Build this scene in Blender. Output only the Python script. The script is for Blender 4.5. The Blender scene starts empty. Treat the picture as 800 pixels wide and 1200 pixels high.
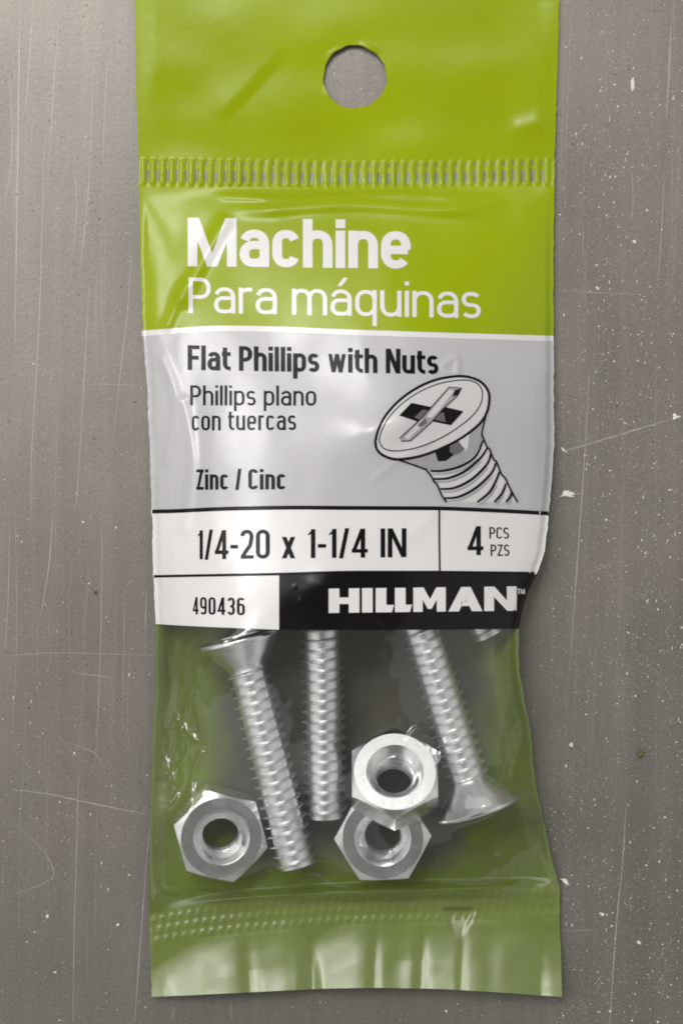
import bpy, bmesh, math, random
import numpy as np
from mathutils import Vector, Matrix

# ------------------------------------------------------------------ camera, light, exposure
S = 0.000115            # metres per photo pixel on the table
CAM_H = 0.30            # camera height above the table
scene = bpy.context.scene
col = scene.collection
cam_data = bpy.data.cameras.new("camera")
cam = bpy.data.objects.new("camera", cam_data)
col.objects.link(cam)
cam.location = (0, 0, CAM_H)
cam_data.sensor_fit = 'VERTICAL'
cam_data.angle = 2 * math.atan(600 * S / CAM_H)
cam_data.clip_start = 0.01
cam_data.clip_end = 20
scene.camera = cam
scene.view_settings.view_transform = 'Standard'
scene.view_settings.look = 'None'
scene.view_settings.exposure = 0.06
scene.view_settings.gamma = 1.0
scene.cycles.filter_width = 1.9
scene.cycles.transparent_max_bounces = 16
scene.cycles.max_bounces = 10

world = bpy.data.worlds.new("World")
scene.world = world
world.use_nodes = True
bg = world.node_tree.nodes["Background"]
bg.inputs[0].default_value = (1.0, 0.98, 0.95, 1)
bg.inputs[1].default_value = 1.0
wn = world.node_tree
w_tc = wn.nodes.new('ShaderNodeTexCoord')
w_sep = wn.nodes.new('ShaderNodeSeparateXYZ')
w_r = wn.nodes.new('ShaderNodeValToRGB')       # a room: dim ceiling, lighter walls
w_r.color_ramp.elements[0].position = 0.15
w_r.color_ramp.elements[0].color = (0.50, 0.492, 0.482, 1)
w_r.color_ramp.elements[1].position = 0.85
w_r.color_ramp.elements[1].color = (0.14, 0.136, 0.13, 1)
wn.links.new(w_tc.outputs['Generated'], w_sep.inputs[0])
wn.links.new(w_sep.outputs[2], w_r.inputs[0])
wn.links.new(w_r.outputs[0], bg.inputs[0])


def area_lamp(name, loc, target, sx, sy, power, color):
    l = bpy.data.lights.new(name, 'AREA')
    l.shape = 'RECTANGLE'
    l.size = sx
    l.size_y = sy
    l.energy = power
    l.color = color
    o = bpy.data.objects.new(name, l)
    col.objects.link(o)
    o.location = loc
    o.rotation_euler = (Vector(target) - Vector(loc)).to_track_quat('-Z', 'Y').to_euler()
    return o


area_lamp("window_light", (-0.26, 0.54, 0.90), (0, 0, 0), 0.95, 0.65, 3.6, (1.0, 0.985, 0.968))
area_lamp("ceiling_light", (-0.20, 0.50, 0.92), (0, 0, 0), 0.30, 0.20, 2.4, (1.0, 0.985, 0.968))
area_lamp("left_light", (-0.80, 0.05, 0.75), (0, 0, 0), 1.20, 1.10, 2.4, (1.0, 0.985, 0.968))
area_lamp("added_glint_lamp", (-0.55, 0.22, 0.75), (0, 0, 0), 0.20, 0.20, 1.6, (1.0, 0.985, 0.968))  # unseen small lamp, added to strengthen glints on the film's left creases
area_lamp("right_light", (0.80, 0.0, 0.85), (0, 0, 0), 1.10, 1.10, 1.5, (1.0, 0.985, 0.968))

# ------------------------------------------------------------------ helpers
rng = np.random.default_rng(7)
random.seed(7)
Y0, Y1, X1 = -100, 1260, 800      # pixel raster of the film height maps
HH, WW = Y1 - Y0, X1
YY, XX = np.mgrid[Y0:Y1, 0:X1].astype(np.float64)


def world_xy(px, py, zmm):
    """photo pixel + real height (mm) -> the world point of that height seen there"""
    k = 1.0 - zmm * 0.001 / CAM_H
    return (px - 400.0) * S * k, (600.0 - py) * S * k, zmm * 0.001


def smooth(a, b, v):
    t = np.clip((v - a) / (b - a), 0, 1)
    return t * t * (3 - 2 * t)


def vnoise(sx, sy, seed, x=XX, y=YY):
    r = np.random.default_rng(seed)
    gx, gy = int(1000 / sx) + 8, int(1600 / sy) + 8
    g = r.standard_normal((gy, gx))
    fx, fy = (x + 60) / sx + 1, (y + 130) / sy + 1
    ix, iy = np.floor(fx).astype(int), np.floor(fy).astype(int)
    tx, ty = fx - ix, fy - iy

    def w(t):
        return ((1 - t) ** 3 / 6, (3 * t ** 3 - 6 * t * t + 4) / 6, (-3 * t ** 3 + 3 * t * t + 3 * t + 1) / 6, t ** 3 / 6)
    wx, wy = w(tx), w(ty)
    out = 0
    for j in range(4):
        for i in range(4):
            out = out + wy[j] * wx[i] * g[np.clip(iy + j - 1, 0, gy - 1), np.clip(ix + i - 1, 0, gx - 1)]
    return out


def blur(a, r, n=2):
    for _ in range(n):
        for ax in (0, 1):
            p = np.pad(a, [(r + 1, r) if k == ax else (0, 0) for k in (0, 1)], mode='edge')
            c = np.cumsum(p, axis=ax)
            if ax == 0:
                a = (c[2 * r + 1:] - c[:-2 * r - 1]) / (2 * r + 1)
            else:
                a = (c[:, 2 * r + 1:] - c[:, :-2 * r - 1]) / (2 * r + 1)
    return a


def sample(A, px, py):
    fx = np.clip(np.asarray(px, float), 0, WW - 1.001)
    fy = np.clip(np.asarray(py, float) - Y0, 0, HH - 1.001)
    ix, iy = fx.astype(int), fy.astype(int)
    tx, ty = fx - ix, fy - iy
    return (A[iy, ix] * (1 - tx) * (1 - ty) + A[iy, ix + 1] * tx * (1 - ty)
            + A[iy + 1, ix] * (1 - tx) * ty + A[iy + 1, ix + 1] * tx * ty)


def link(name, me, mat, parent=None):
    o = bpy.data.objects.new(name, me)
    col.objects.link(o)
    for m in (mat if isinstance(mat, (list, tuple)) else [mat]):
        me.materials.append(m)
    if parent:
        o.parent = parent
    return o


def from_bm(name, bm, mat, parent=None, smooth_faces=True):
    me = bpy.data.meshes.new(name)
    bm.to_mesh(me)
    bm.free()
    if smooth_faces:
        for p in me.polygons:
            p.use_smooth = True
    return link(name, me, mat, parent)


def tag(o, label, cat, group=None, kind=None):
    o["label"] = label
    o["category"] = cat
    if group:
        o["group"] = group
    if kind:
        o["kind"] = kind


# ------------------------------------------------------------------ materials
def new_mat(name):
    m = bpy.data.materials.new(name)
    m.use_nodes = True
    nt = m.node_tree
    return m, nt, nt.nodes["Principled BSDF"]


def node(nt, t, **kw):
    n = nt.nodes.new(t)
    for k, v in kw.items():
        setattr(n, k, v)
    return n


def coords(nt, scale):
    tc = node(nt, 'ShaderNodeTexCoord')
    mp = node(nt, 'ShaderNodeMapping')
    mp.inputs['Scale'].default_value = scale
    nt.links.new(tc.outputs['Object'], mp.inputs['Vector'])
    return mp.outputs['Vector']


def noise(nt, vec, scale, detail=4, rough=0.55):
    n = node(nt, 'ShaderNodeTexNoise')
    n.inputs['Scale'].default_value = scale
    n.inputs['Detail'].default_value = detail
    n.inputs['Roughness'].default_value = rough
    nt.links.new(vec, n.inputs['Vector'])
    return n.outputs['Fac']


def ramp(nt, fac, stops):
    r = node(nt, 'ShaderNodeValToRGB')
    el = r.color_ramp.elements
    while len(el) < len(stops):
        el.new(0.5)
    for e, (p, c) in zip(el, stops):
        e.position = p
        e.color = (c[0], c[1], c[2], 1)
    nt.links.new(fac, r.inputs['Fac'])
    return r.outputs['Color']


def mult(nt, a, b, fac=1.0):
    m = node(nt, 'ShaderNodeMix', data_type='RGBA', blend_type='MULTIPLY')
    m.inputs[0].default_value = fac
    nt.links.new(a, m.inputs[6])
    nt.links.new(b, m.inputs[7])
    return m.outputs[2]


def film_print(name, c, rough=0.22, var=0.12, coat=0.0, spec=0.5, scale=60):
    """ink printed on plastic film: faintly mottled, glossy"""
    m, nt, b = new_mat(name)
    v = coords(nt, (1, 1, 1))
    n = noise(nt, v, scale, 5)
    lo = tuple(x * (1 - var) for x in c)
    hi = tuple(min(1, x * (1 + var)) for x in c)
    nt.links.new(ramp(nt, n, [(0.3, lo), (0.7, hi)]), b.inputs['Base Color'])
    n2 = noise(nt, v, 900, 3)
    mr = node(nt, 'ShaderNodeMapRange')
    mr.inputs['To Min'].default_value = rough * 0.75
    mr.inputs['To Max'].default_value = rough * 1.3
    nt.links.new(n2, mr.inputs['Value'])
    nt.links.new(mr.outputs[0], b.inputs['Roughness'])
    bp = node(nt, 'ShaderNodeBump')
    bp.inputs['Strength'].default_value = 0.25
    bp.inputs['Distance'].default_value = 0.00006
    nt.links.new(noise(nt, v, 700, 3), bp.inputs['Height'])
    nt.links.new(bp.outputs[0], b.inputs['Normal'])
    b.inputs['Specular IOR Level'].default_value = spec
    return m


M_green = film_print("green_ink", (0.30, 0.385, 0.001), 0.22, 0.10, scale=28, spec=0.3)
M_grey = film_print("grey_ink", (0.50, 0.495, 0.495), 0.2, 0.06, scale=40)
M_white = film_print("white_ink", (0.76, 0.745, 0.73), 0.2, 0.03)
M_black = film_print("black_ink", (0.007, 0.006, 0.006), 0.16, 0.2, spec=0.22)
M_type = film_print("type_ink", (0.009, 0.0085, 0.0085), 0.2, 0.1, spec=0.10)
M_mid = film_print("mid_grey_ink", (0.13, 0.125, 0.12), 0.25, 0.1)
M_soft = film_print("light_grey_ink", (0.36, 0.355, 0.35), 0.25, 0.1)
M_pale = film_print("pale_ink", (0.64, 0.63, 0.62), 0.25, 0.05)
M_slot = film_print("bare_film", (0.22, 0.23, 0.15), 0.3, 0.25, scale=500)

# the back sheet: green seen from inside, with a darker neutral patch in the middle, its edge broken by noise
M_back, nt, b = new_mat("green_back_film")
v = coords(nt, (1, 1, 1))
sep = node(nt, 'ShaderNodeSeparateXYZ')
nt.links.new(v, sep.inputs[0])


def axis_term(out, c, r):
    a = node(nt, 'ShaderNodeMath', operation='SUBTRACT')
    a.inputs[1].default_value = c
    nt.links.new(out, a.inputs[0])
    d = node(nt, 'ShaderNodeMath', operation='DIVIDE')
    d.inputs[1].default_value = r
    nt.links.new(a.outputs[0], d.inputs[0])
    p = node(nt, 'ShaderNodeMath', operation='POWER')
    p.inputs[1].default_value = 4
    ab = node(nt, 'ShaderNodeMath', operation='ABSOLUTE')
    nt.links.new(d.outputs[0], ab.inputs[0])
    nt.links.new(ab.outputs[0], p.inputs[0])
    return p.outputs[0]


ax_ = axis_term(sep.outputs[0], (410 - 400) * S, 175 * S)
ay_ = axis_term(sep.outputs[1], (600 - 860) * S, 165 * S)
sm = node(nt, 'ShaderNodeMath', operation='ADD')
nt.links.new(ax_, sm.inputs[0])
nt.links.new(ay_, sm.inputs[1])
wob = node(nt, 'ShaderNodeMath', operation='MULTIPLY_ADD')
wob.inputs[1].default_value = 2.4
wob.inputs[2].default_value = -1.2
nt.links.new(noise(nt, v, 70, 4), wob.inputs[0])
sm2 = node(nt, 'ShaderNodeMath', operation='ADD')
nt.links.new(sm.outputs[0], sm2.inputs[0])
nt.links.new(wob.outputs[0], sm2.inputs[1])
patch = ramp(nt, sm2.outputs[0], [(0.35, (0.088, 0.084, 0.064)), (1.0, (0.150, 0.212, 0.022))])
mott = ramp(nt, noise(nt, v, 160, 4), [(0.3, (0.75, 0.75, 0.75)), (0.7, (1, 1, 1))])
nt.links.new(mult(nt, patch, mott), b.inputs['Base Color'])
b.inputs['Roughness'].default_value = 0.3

# clear film: see-through, glossy, a trace of milky haze
def clear_film(name, rough, haze, f0, ripple, tint=(0.75, 0.75, 0.72)):
    m = bpy.data.materials.new(name)
    m.use_nodes = True
    nt = m.node_tree
    for n_ in list(nt.nodes):
        nt.nodes.remove(n_)
    out = node(nt, 'ShaderNodeOutputMaterial')
    tr = node(nt, 'ShaderNodeBsdfTransparent')
    tr.inputs[0].default_value = (0.95, 0.955, 0.94, 1)
    gl = node(nt, 'ShaderNodeBsdfGlossy')
    gl.inputs['Roughness'].default_value = rough
    df = node(nt, 'ShaderNodeBsdfDiffuse')
    df.inputs[0].default_value = (*tint, 1)
    fc = node(nt, 'ShaderNodeLayerWeight')
    fc.inputs['Blend'].default_value = 0.5
    p5 = node(nt, 'ShaderNodeMath', operation='POWER')
    p5.inputs[1].default_value = 4.0
    nt.links.new(fc.outputs['Facing'], p5.inputs[0])
    lw = node(nt, 'ShaderNodeMapRange')            # two faces of the film: a little straight on, more at a slant
    lw.inputs['To Min'].default_value = f0
    lw.inputs['To Max'].default_value = 0.9
    nt.links.new(p5.outputs[0], lw.inputs['Value'])
    v = coords(nt, (1, 1, 1))
    bp = node(nt, 'ShaderNodeBump')
    bp.inputs['Strength'].default_value = ripple
    bp.inputs['Distance'].default_value = 0.0001
    nt.links.new(noise(nt, v, 420, 3), bp.inputs['Height'])
    nt.links.new(bp.outputs[0], gl.inputs['Normal'])
    m1 = node(nt, 'ShaderNodeMixShader')
    m1.inputs[0].default_value = haze
    nt.links.new(tr.outputs[0], m1.inputs[1])
    nt.links.new(df.outputs[0], m1.inputs[2])
    m2 = node(nt, 'ShaderNodeMixShader')
    nt.links.new(lw.outputs[0], m2.inputs[0])
    nt.links.new(m1.outputs[0], m2.inputs[1])
    nt.links.new(gl.outputs[0], m2.inputs[2])
    nt.links.new(m2.outputs[0], out.inputs[0])
    return m


M_clear = clear_film("clear_film", 0.07, 0.016, 0.075, 0.2)
M_flap = clear_film("sealed_film", 0.30, 0.20, 0.075, 0.25, (0.40, 0.50, 0.15))   # welded to the green film under it

# zinc
def zinc(name, r0, r1):
    m, nt, b = new_mat(name)
    v = coords(nt, (1, 1, 1))
    nt.links.new(ramp(nt, noise(nt, v, 500, 5), [(0.3, (0.79, 0.795, 0.81)), (0.7, (0.90, 0.90, 0.905))]), b.inputs['Base Color'])
    b.inputs['Metallic'].default_value = 1.0
    mr = node(nt, 'ShaderNodeMapRange')
    mr.inputs['To Min'].default_value = r0
    mr.inputs['To Max'].default_value = r1
    nt.links.new(noise(nt, v, 900, 4), mr.inputs['Value'])
    nt.links.new(mr.outputs[0], b.inputs['Roughness'])
    bp = node(nt, 'ShaderNodeBump')
    bp.inputs['Strength'].default_value = 0.14
    bp.inputs['Distance'].default_value = 0.00004
    nt.links.new(noise(nt, v, 2500, 3), bp.inputs['Height'])
    nt.links.new(bp.outputs[0], b.inputs['Normal'])
    return m


M_zinc = zinc("zinc_plate", 0.18, 0.32)
M_rolled = zinc("zinc_rolled_thread", 0.30, 0.44)

# table: worn brushed grey metal, grain running up the photo
M_table, nt, b = new_mat("brushed_metal")
v1 = coords(nt, (1, 0.03, 1))
v2 = coords(nt, (1, 1, 1))
v3 = coords(nt, (1, 0.10, 1))
c0 = ramp(nt, noise(nt, v1, 420, 6, 0.65), [(0.22, (0.270, 0.247, 0.219)), (0.78, (0.328, 0.302, 0.271))])
c1 = ramp(nt, noise(nt, v2, 38, 6, 0.6), [(0.3, (0.80, 0.80, 0.80)), (0.7, (1, 1, 1))])
c2 = ramp(nt, noise(nt, v2, 2600, 4, 0.75), [(0.32, (0.74, 0.735, 0.73)), (0.50, (0.94, 0.94, 0.94)), (0.66, (1, 1, 1))])
c3 = ramp(nt, noise(nt, v3, 110, 4, 0.6), [(0.55, (1, 1, 1)), (0.75, (1.0, 1.0, 1.0))])
nt.links.new(mult(nt, mult(nt, c0, c1), c2), b.inputs['Base Color'])
b.inputs['Metallic'].default_value = 0.75
mr = node(nt, 'ShaderNodeMapRange')
mr.inputs['To Min'].default_value = 0.38
mr.inputs['To Max'].default_value = 0.52
nt.links.new(noise(nt, v1, 300, 5), mr.inputs['Value'])
nt.links.new(mr.outputs[0], b.inputs['Roughness'])
bp = node(nt, 'ShaderNodeBump')
bp.inputs['Strength'].default_value = 0.28
bp.inputs['Distance'].default_value = 0.00006
nt.links.new(noise(nt, v2, 1900, 4), bp.inputs['Height'])
nt.links.new(bp.outputs[0], b.inputs['Normal'])


def plain(name, c, rough=0.7, metal=0.0):
    m, nt, b = new_mat(name)
    v = coords(nt, (1, 1, 1))
    nt.links.new(ramp(nt, noise(nt, v, 3000, 3), [(0.3, tuple(x * 0.8 for x in c)), (0.7, c)]), b.inputs['Base Color'])
    b.inputs['Roughness'].default_value = rough
    b.inputs['Metallic'].default_value = metal
    return m


M_scratch = plain("scratched_metal", (0.44, 0.415, 0.385), 0.45, 0.45)
M_dust = plain("pale_dust", (0.80, 0.77, 0.73))
M_grit = plain("dark_grit", (0.06, 0.05, 0.035))
M_flake = plain("white_flake", (0.86, 0.84, 0.80))
M_crumb = plain("green_crumb", (0.16, 0.17, 0.06))

# ------------------------------------------------------------------ the table
def ribbon_2d(bm, pts, w, z, sub=6, taper=True, wob=0.0, mi=0):
    """flat strip along a smoothed pixel polyline (used on the table)"""
    P = spline(pts, sub)
    n = len(P)
    rows = []
    for i, (x, y) in enumerate(P):
        a = P[max(0, i - 1)]
        c = P[min(n - 1, i + 1)]
        dx, dy = c[0] - a[0], c[1] - a[1]
        L = math.hypot(dx, dy) or 1
        t = i / (n - 1)
        ww = w * (0.35 + 0.65 * math.sin(math.pi * min(1, max(0, t)))) if taper else w
        ww *= 1 + wob * (random.random() - 0.5)
        nx, ny = -dy / L * ww / 2, dx / L * ww / 2
        rows.append([bm.verts.new(world_xy(x + s * nx, y + s * ny, z)) for s in (-1, 1)])
    for a, c in zip(rows, rows[1:]):
        f = bm.faces.new((a[0], a[1], c[1], c[0]))
        f.material_index = mi
        f.normal_update()
        if f.normal.z < 0:
            f.normal_flip()


def spline(pts, sub=6):
    """Catmull-Rom through the points"""
    if len(pts) < 3:
        (x0, y0), (x1, y1) = pts
        return [(x0 + (x1 - x0) * i / sub, y0 + (y1 - y0) * i / sub) for i in range(sub + 1)]
    q = [pts[0]] + list(pts) + [pts[-1]]
    out = []
    for i in range(1, len(q) - 2):
        p0, p1, p2, p3 = q[i - 1], q[i], q[i + 1], q[i + 2]
        for k in range(sub):
            t = k / sub
            out.append(tuple(0.5 * (2 * p1[d] + (p2[d] - p0[d]) * t + (2 * p0[d] - 5 * p1[d] + 4 * p2[d] - p3[d]) * t * t
                                    + (3 * p1[d] - p0[d] - 3 * p2[d] + p3[d]) * t ** 3) for d in (0, 1)))
    out.append(tuple(pts[-1]))
    return out


bm = bmesh.new()
vs = [bm.verts.new(p) for p in ((-.3, -.3, 0), (.3, -.3, 0), (.3, .3, 0), (-.3, .3, 0))]
bm.faces.new(vs)
lo = [bm.verts.new((v_.co.x, v_.co.y, -0.02)) for v_ in vs]
for i in range(4):
    bm.faces.new((vs[i], lo[i], lo[(i + 1) % 4], vs[(i + 1) % 4]))
scr = [
    ([(14, 925), (60, 931), (110, 942), (176, 955)], 1.6), ([(10, 962), (40, 985), (58, 1008), (62, 1028), (40, 1040), (14, 1048)], 0.9),
    ([(92, 905), (90, 1000), (87, 1100), (86, 1198)], 1.2), ([(176, 960), (168, 1060), (162, 1140), (158, 1198)], 1.3),
    ([(690, 435), (686, 510), (680, 600), (673, 700), (668, 775)], 1.6), ([(655, 530), (690, 520), (740, 505), (800, 487)], 1.5),
    ([(733, 940), (729, 1010), (722, 1080), (717, 1150), (714, 1200)], 1.5), ([(62, 600), (58, 660), (48, 722)], 1.2),
    ([(154, 300), (150, 360), (142, 430), (132, 520)], 1.1), ([(52, 170), (50, 260), (46, 380), (38, 520), (36, 600)], 1.0),
    ([(24, 0), (22, 120), (20, 260), (18, 400)], 1.4), ([(105, 330), (100, 420), (92, 560), (88, 600)], 1.0),
    ([(40, 0), (34, 80), (30, 130)], 1.0), ([(70, 10), (62, 120), (58, 200)], 1.0), ([(88, 200), (90, 240), (86, 300)], .8),
    ([(652, 340), (700, 343), (745, 345)], 0.8), ([(740, 200), (741, 240), (738, 260)], 0.9), ([(778, 200), (774, 280), (770, 330)], 0.9),
    ([(785, 30), (783, 90), (780, 140)], 1.6), ([(700, 1090), (660, 1091)], 0.8), ([(690, 672), (720, 658)], .8),
    ([(84, 788), (140, 795)], .9), ([(0, 770), (60, 765), (180, 768)], .7), ([(100, 450), (165, 451)], .7),
    ([(78, 870), (110, 882), (122, 900)], .8), ([(120, 600), (118, 760), (112, 900)], .8), ([(146, 690), (144, 860)], .7),
    ([(205, 1180), (200, 1198)], .9), ([(270, 1168), (272, 1198)], .9), ([(110, 60), (104, 220), (92, 330)], .9), ([(172, 690), (170, 745)], 1.0),
    ([(12, 600), (10, 700), (6, 760)], .8), ([(126, 70), (120, 190)], .8), ([(4, 250), (14, 180), (12, 90)], .8), ([(18, 600), (20, 740), (15, 860)], .6),
]
for pts, w in scr:
    ribbon_2d(bm, pts, w, 0.012 + random.random() * 0.004, 8, wob=0.7, mi=1)
for k in range(65):                                   # fine hairline brushing marks
    x, y, L = random.uniform(0, 800), random.uniform(-60, 1150), random.uniform(40, 260)
    if 190 < x < 600 and y < 1100:
        x = random.choice((random.uniform(0, 165), random.uniform(655, 800)))
    ribbon_2d(bm, [(x, y), (x - random.uniform(0, .03) * L, y + L / 2), (x - random.uniform(0.0, .06) * L, y + L)],
              random.uniform(.15, .4), 0.006 + random.random() * 0.004, 4, wob=0.8, mi=1)
table = from_bm("tabletop", bm, [M_table, M_scratch], None, False)
tag(table, "worn grey brushed metal tabletop with scratches under the bag", "tabletop", kind="structure")

# ------------------------------------------------------------------ the contents of the bag
PITCH = 11.8


def frame_from(axis_px):
    z = Vector(axis_px).normalized()
    x = Vector((0, 0, 1)).cross(z)
    if x.length < 1e-4:
        x = Vector((1, 0, 0))
    x.normalize()
    y = z.cross(x)
    return Matrix((x, y, z)).transposed().to_4x4()


def shank_bm(L0, L1, rmaj=25.6, rmin=20.0):
    """rolled thread between L0 and L1 (pixels along the axis), chamfered end"""
    bm = bmesh.new()
    NT, per = 56, 20
    prof = [0] * 7 + [.40, .84, 1.0, .84, .40] + [0] * 8
    na = int((L1 - L0) / PITCH * per)
    rows = []
    for i in range(na + 1):
        a = L0 + (L1 - L0) * i / na
        ring = []
        for j in range(NT):
            ph = (a / PITCH - j / NT) % 1.0 * per
            k = int(ph) % per
            f = ph - int(ph)
            r = rmin + (rmaj - rmin) * (prof[k] * (1 - f) + prof[(k + 1) % per] * f)
            r = min(r, rmaj - max(0, a - (L1 - 6)) * 0.9)          # chamfer
            if a < L0 + 10:
                r = min(r, rmin + (a - L0) * 0.9 + 2)                   # thread runs out at the neck
            th = 2 * math.pi * j / NT
            ring.append(bm.verts.new((r * math.cos(th) * S, r * math.sin(th) * S, a * S)))
        rows.append(ring)
    for p, q in zip(rows, rows[1:]):
        for j in range(NT):
            bm.faces.new((p[j], p[(j + 1) % NT], q[(j + 1) % NT], q[j]))
    c = bm.verts.new((0, 0, (L1 + .3) * S))
    for j in range(NT):
        bm.faces.new((rows[-1][j], rows[-1][(j + 1) % NT], c))
    return bm


def head_bm(R=49.0, neck=22.0, hh=38.0, rim=5.0):
    """countersunk head: flat top with a cross recess, thin rim, cone to the neck"""
    bm = bmesh.new()
    N = 64
    prof = [(R - 3.5, 0.0), (R - 1.8, .4), (R - .5, 1.5), (R, 3), (R, rim), (R - 0.8, rim + 1.0)]
    for i in range(1, 9):
        t = i / 8
        prof.append((R - 0.8 + (neck - R + 0.8) * (t ** 0.92), rim + 1 + (hh - rim - 1) * t))
    prof.append((neck - 1, hh + 3))
    rows = []
    for r, a in prof:
        rows.append([bm.verts.new((r * math.cos(2 * math.pi * j / N) * S, r * math.sin(2 * math.pi * j / N) * S, a * S)) for j in range(N)])
    for p, q in zip(rows, rows[1:]):
        for j in range(N):
            bm.faces.new((p[j], p[(j + 1) % N], q[(j + 1) % N], q[j]))
    w, l = 4.2, 23.0
    cross = [(w, w), (w, l), (-w, l), (-w, w), (-l, w), (-l, -w), (-w, -w), (-w, -l), (w, -l), (w, -w), (l, -w), (l, w)]
    top = [bm.verts.new((x * S, y * S, 0)) for x, y in cross]
    deep = [bm.verts.new((x * .55 * S, y * .55 * S, 15 * S)) for x, y in cross]
    es = [bm.edges.new((top[i], top[(i + 1) % 12])) for i in range(12)]
    es += [e for e in bm.edges if e.verts[0] in rows[0] and e.verts[1] in rows[0]]
    bmesh.ops.triangle_fill(bm, edges=es, use_beauty=True)
    for i in range(12):
        bm.faces.new((top[i], deep[i], deep[(i + 1) % 12], top[(i + 1) % 12]))
    bm.faces.new(deep)
    bmesh.ops.recalc_face_normals(bm, faces=bm.faces)
    return bm


def edge_split_by_angle(me, deg):
    bm = bmesh.new()
    bm.from_mesh(me)
    es = [e for e in bm.edges if len(e.link_faces) == 2 and e.calc_face_angle(0) > math.radians(deg)]
    bmesh.ops.split_edges(bm, edges=es)
    bm.to_mesh(me)
    bm.free()


contents = []
HEAD_R, LEN = 49.0, 274.0
screw0 = bpy.data.objects.new("machine_screw", None)
col.objects.link(screw0)
screw0.empty_display_size = 0.005
hd = from_bm("head", head_bm(HEAD_R), M_zinc, screw0)
edge_split_by_angle(hd.data, 35)
sh = from_bm("shank", shank_bm(39, LEN), M_rolled, screw0)
edge_split_by_angle(sh.data, 60)
SCREW_GROUP = "zinc machine screws inside the bag"


def copy_thing(o):
    r = o.copy()
    col.objects.link(r)
    for ch in list(o.children):
        c = ch.copy()
        col.objects.link(c)
        c.parent = r
    return r


screw_list = [  # head centre px, head height mm, tip px, tip height mm, spin
    ((280, 745), 5.9, (346.5, 1010), 5.0, 0.3, "zinc flat head screw with its head rim showing under the white item number panel"),
    ((376, 682), 6.3, (381, 955), 3.5, 1.1, "zinc screw standing upright in the bag with only its straight threaded shank showing"),
    ((560, 951), 5.9, (478.5, 690), 6.0, 2.0, "zinc flat head screw lying head down in the lower right of the bag"),
    ((447, 497), 6.4, (571, 738), 3.6, 0.7, "zinc screw hidden by the label with only its tip showing under the black band"),
]
for i, (h, hz, t, tz, spin, lab) in enumerate(screw_list):
    o = screw0 if i == 0 else copy_thing(screw0)
    A = Vector(world_xy(h[0], h[1], hz))
    B = Vector(world_xy(t[0], t[1], tz))
    # an arbitrary roll makes the threads of the copies differ
    o.matrix_world = Matrix.Translation(A) @ frame_from(B - A) @ Matrix.Rotation(spin, 4, 'Z')
    tag(o, lab, "screw", SCREW_GROUP)
    contents.append(o)


def nut_bm(AF=97.0, T=46.0, bore=24.0):
    bm = bmesh.new()
    N = 96
    rc = AF / 2 * 0.955

    def rhex(th):
        a = (th + math.pi / 6) % (math.pi / 3) - math.pi / 6
        return AF / 2 / math.cos(a)
    cs = bore + 8.5
    rings = []
    thr = []
    n_t = 40
    z0, z1 = T / 2 - 7.5, -T / 2 + 7.5
    rings.append([(rc * 1.0, T / 2)] * N)
    rings.append([(rhex(2 * math.pi * j / N), T / 2 - (rhex(2 * math.pi * j / N) - rc) * 0.62 - 0.4) for j in range(N)])
    rings.append([(rhex(2 * math.pi * j / N), -T / 2 + (rhex(2 * math.pi * j / N) - rc) * 0.62 + 0.4) for j in range(N)])
    rings.append([(rc, -T / 2)] * N)
    rings.append([(cs, -T / 2)] * N)
    body = bm
    def ring_verts(R):
        return [body.verts.new((r * math.cos(2 * math.pi * j / N) * S, r * math.sin(2 * math.pi * j / N) * S, z * S)) for j, (r, z) in enumerate(R)]
    V = [ring_verts([(cs, T / 2)] * N)] + [ring_verts(R) for R in rings]
    for p, q in zip(V, V[1:]):
        for j in range(N):
            body.faces.new((p[j], q[j], q[(j + 1) % N], p[(j + 1) % N]))
    return body


def bore_bm(T=46.0, bore=24.0):
    bm = bmesh.new()
    N = 72
    cs = bore + 8.5
    R = [(cs, T / 2 + .05), (cs - 1.5, T / 2 - 1.0), (bore + 1.5, T / 2 - 7)]
    rows = [[bm.verts.new((r * math.cos(2 * math.pi * j / N) * S, r * math.sin(2 * math.pi * j / N) * S, z * S)) for j in range(N)] for r, z in R]
    n_t = 80
    z0, z1 = T / 2 - 8, -T / 2
    prof = [0, .5, 1, .5]
    for i in range(n_t + 1):
        z = z0 + (z1 - z0) * i / n_t
        ring = []
        for j in range(N):
            ph = ((z / PITCH - j / N) % 1.0) * 4
            k = int(ph) % 4
            f = ph - int(ph)
            r = bore - 3.5 + 7.0 * (prof[k] * (1 - f) + prof[(k + 1) % 4] * f)
            ring.append(bm.verts.new((r * math.cos(2 * math.pi * j / N) * S, r * math.sin(2 * math.pi * j / N) * S, z * S)))
        rows.append(ring)
    for p, q in zip(rows, rows[1:]):
        for j in range(N):
            bm.faces.new((p[j], q[j], q[(j + 1) % N], p[(j + 1) % N]))
    return bm


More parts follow.
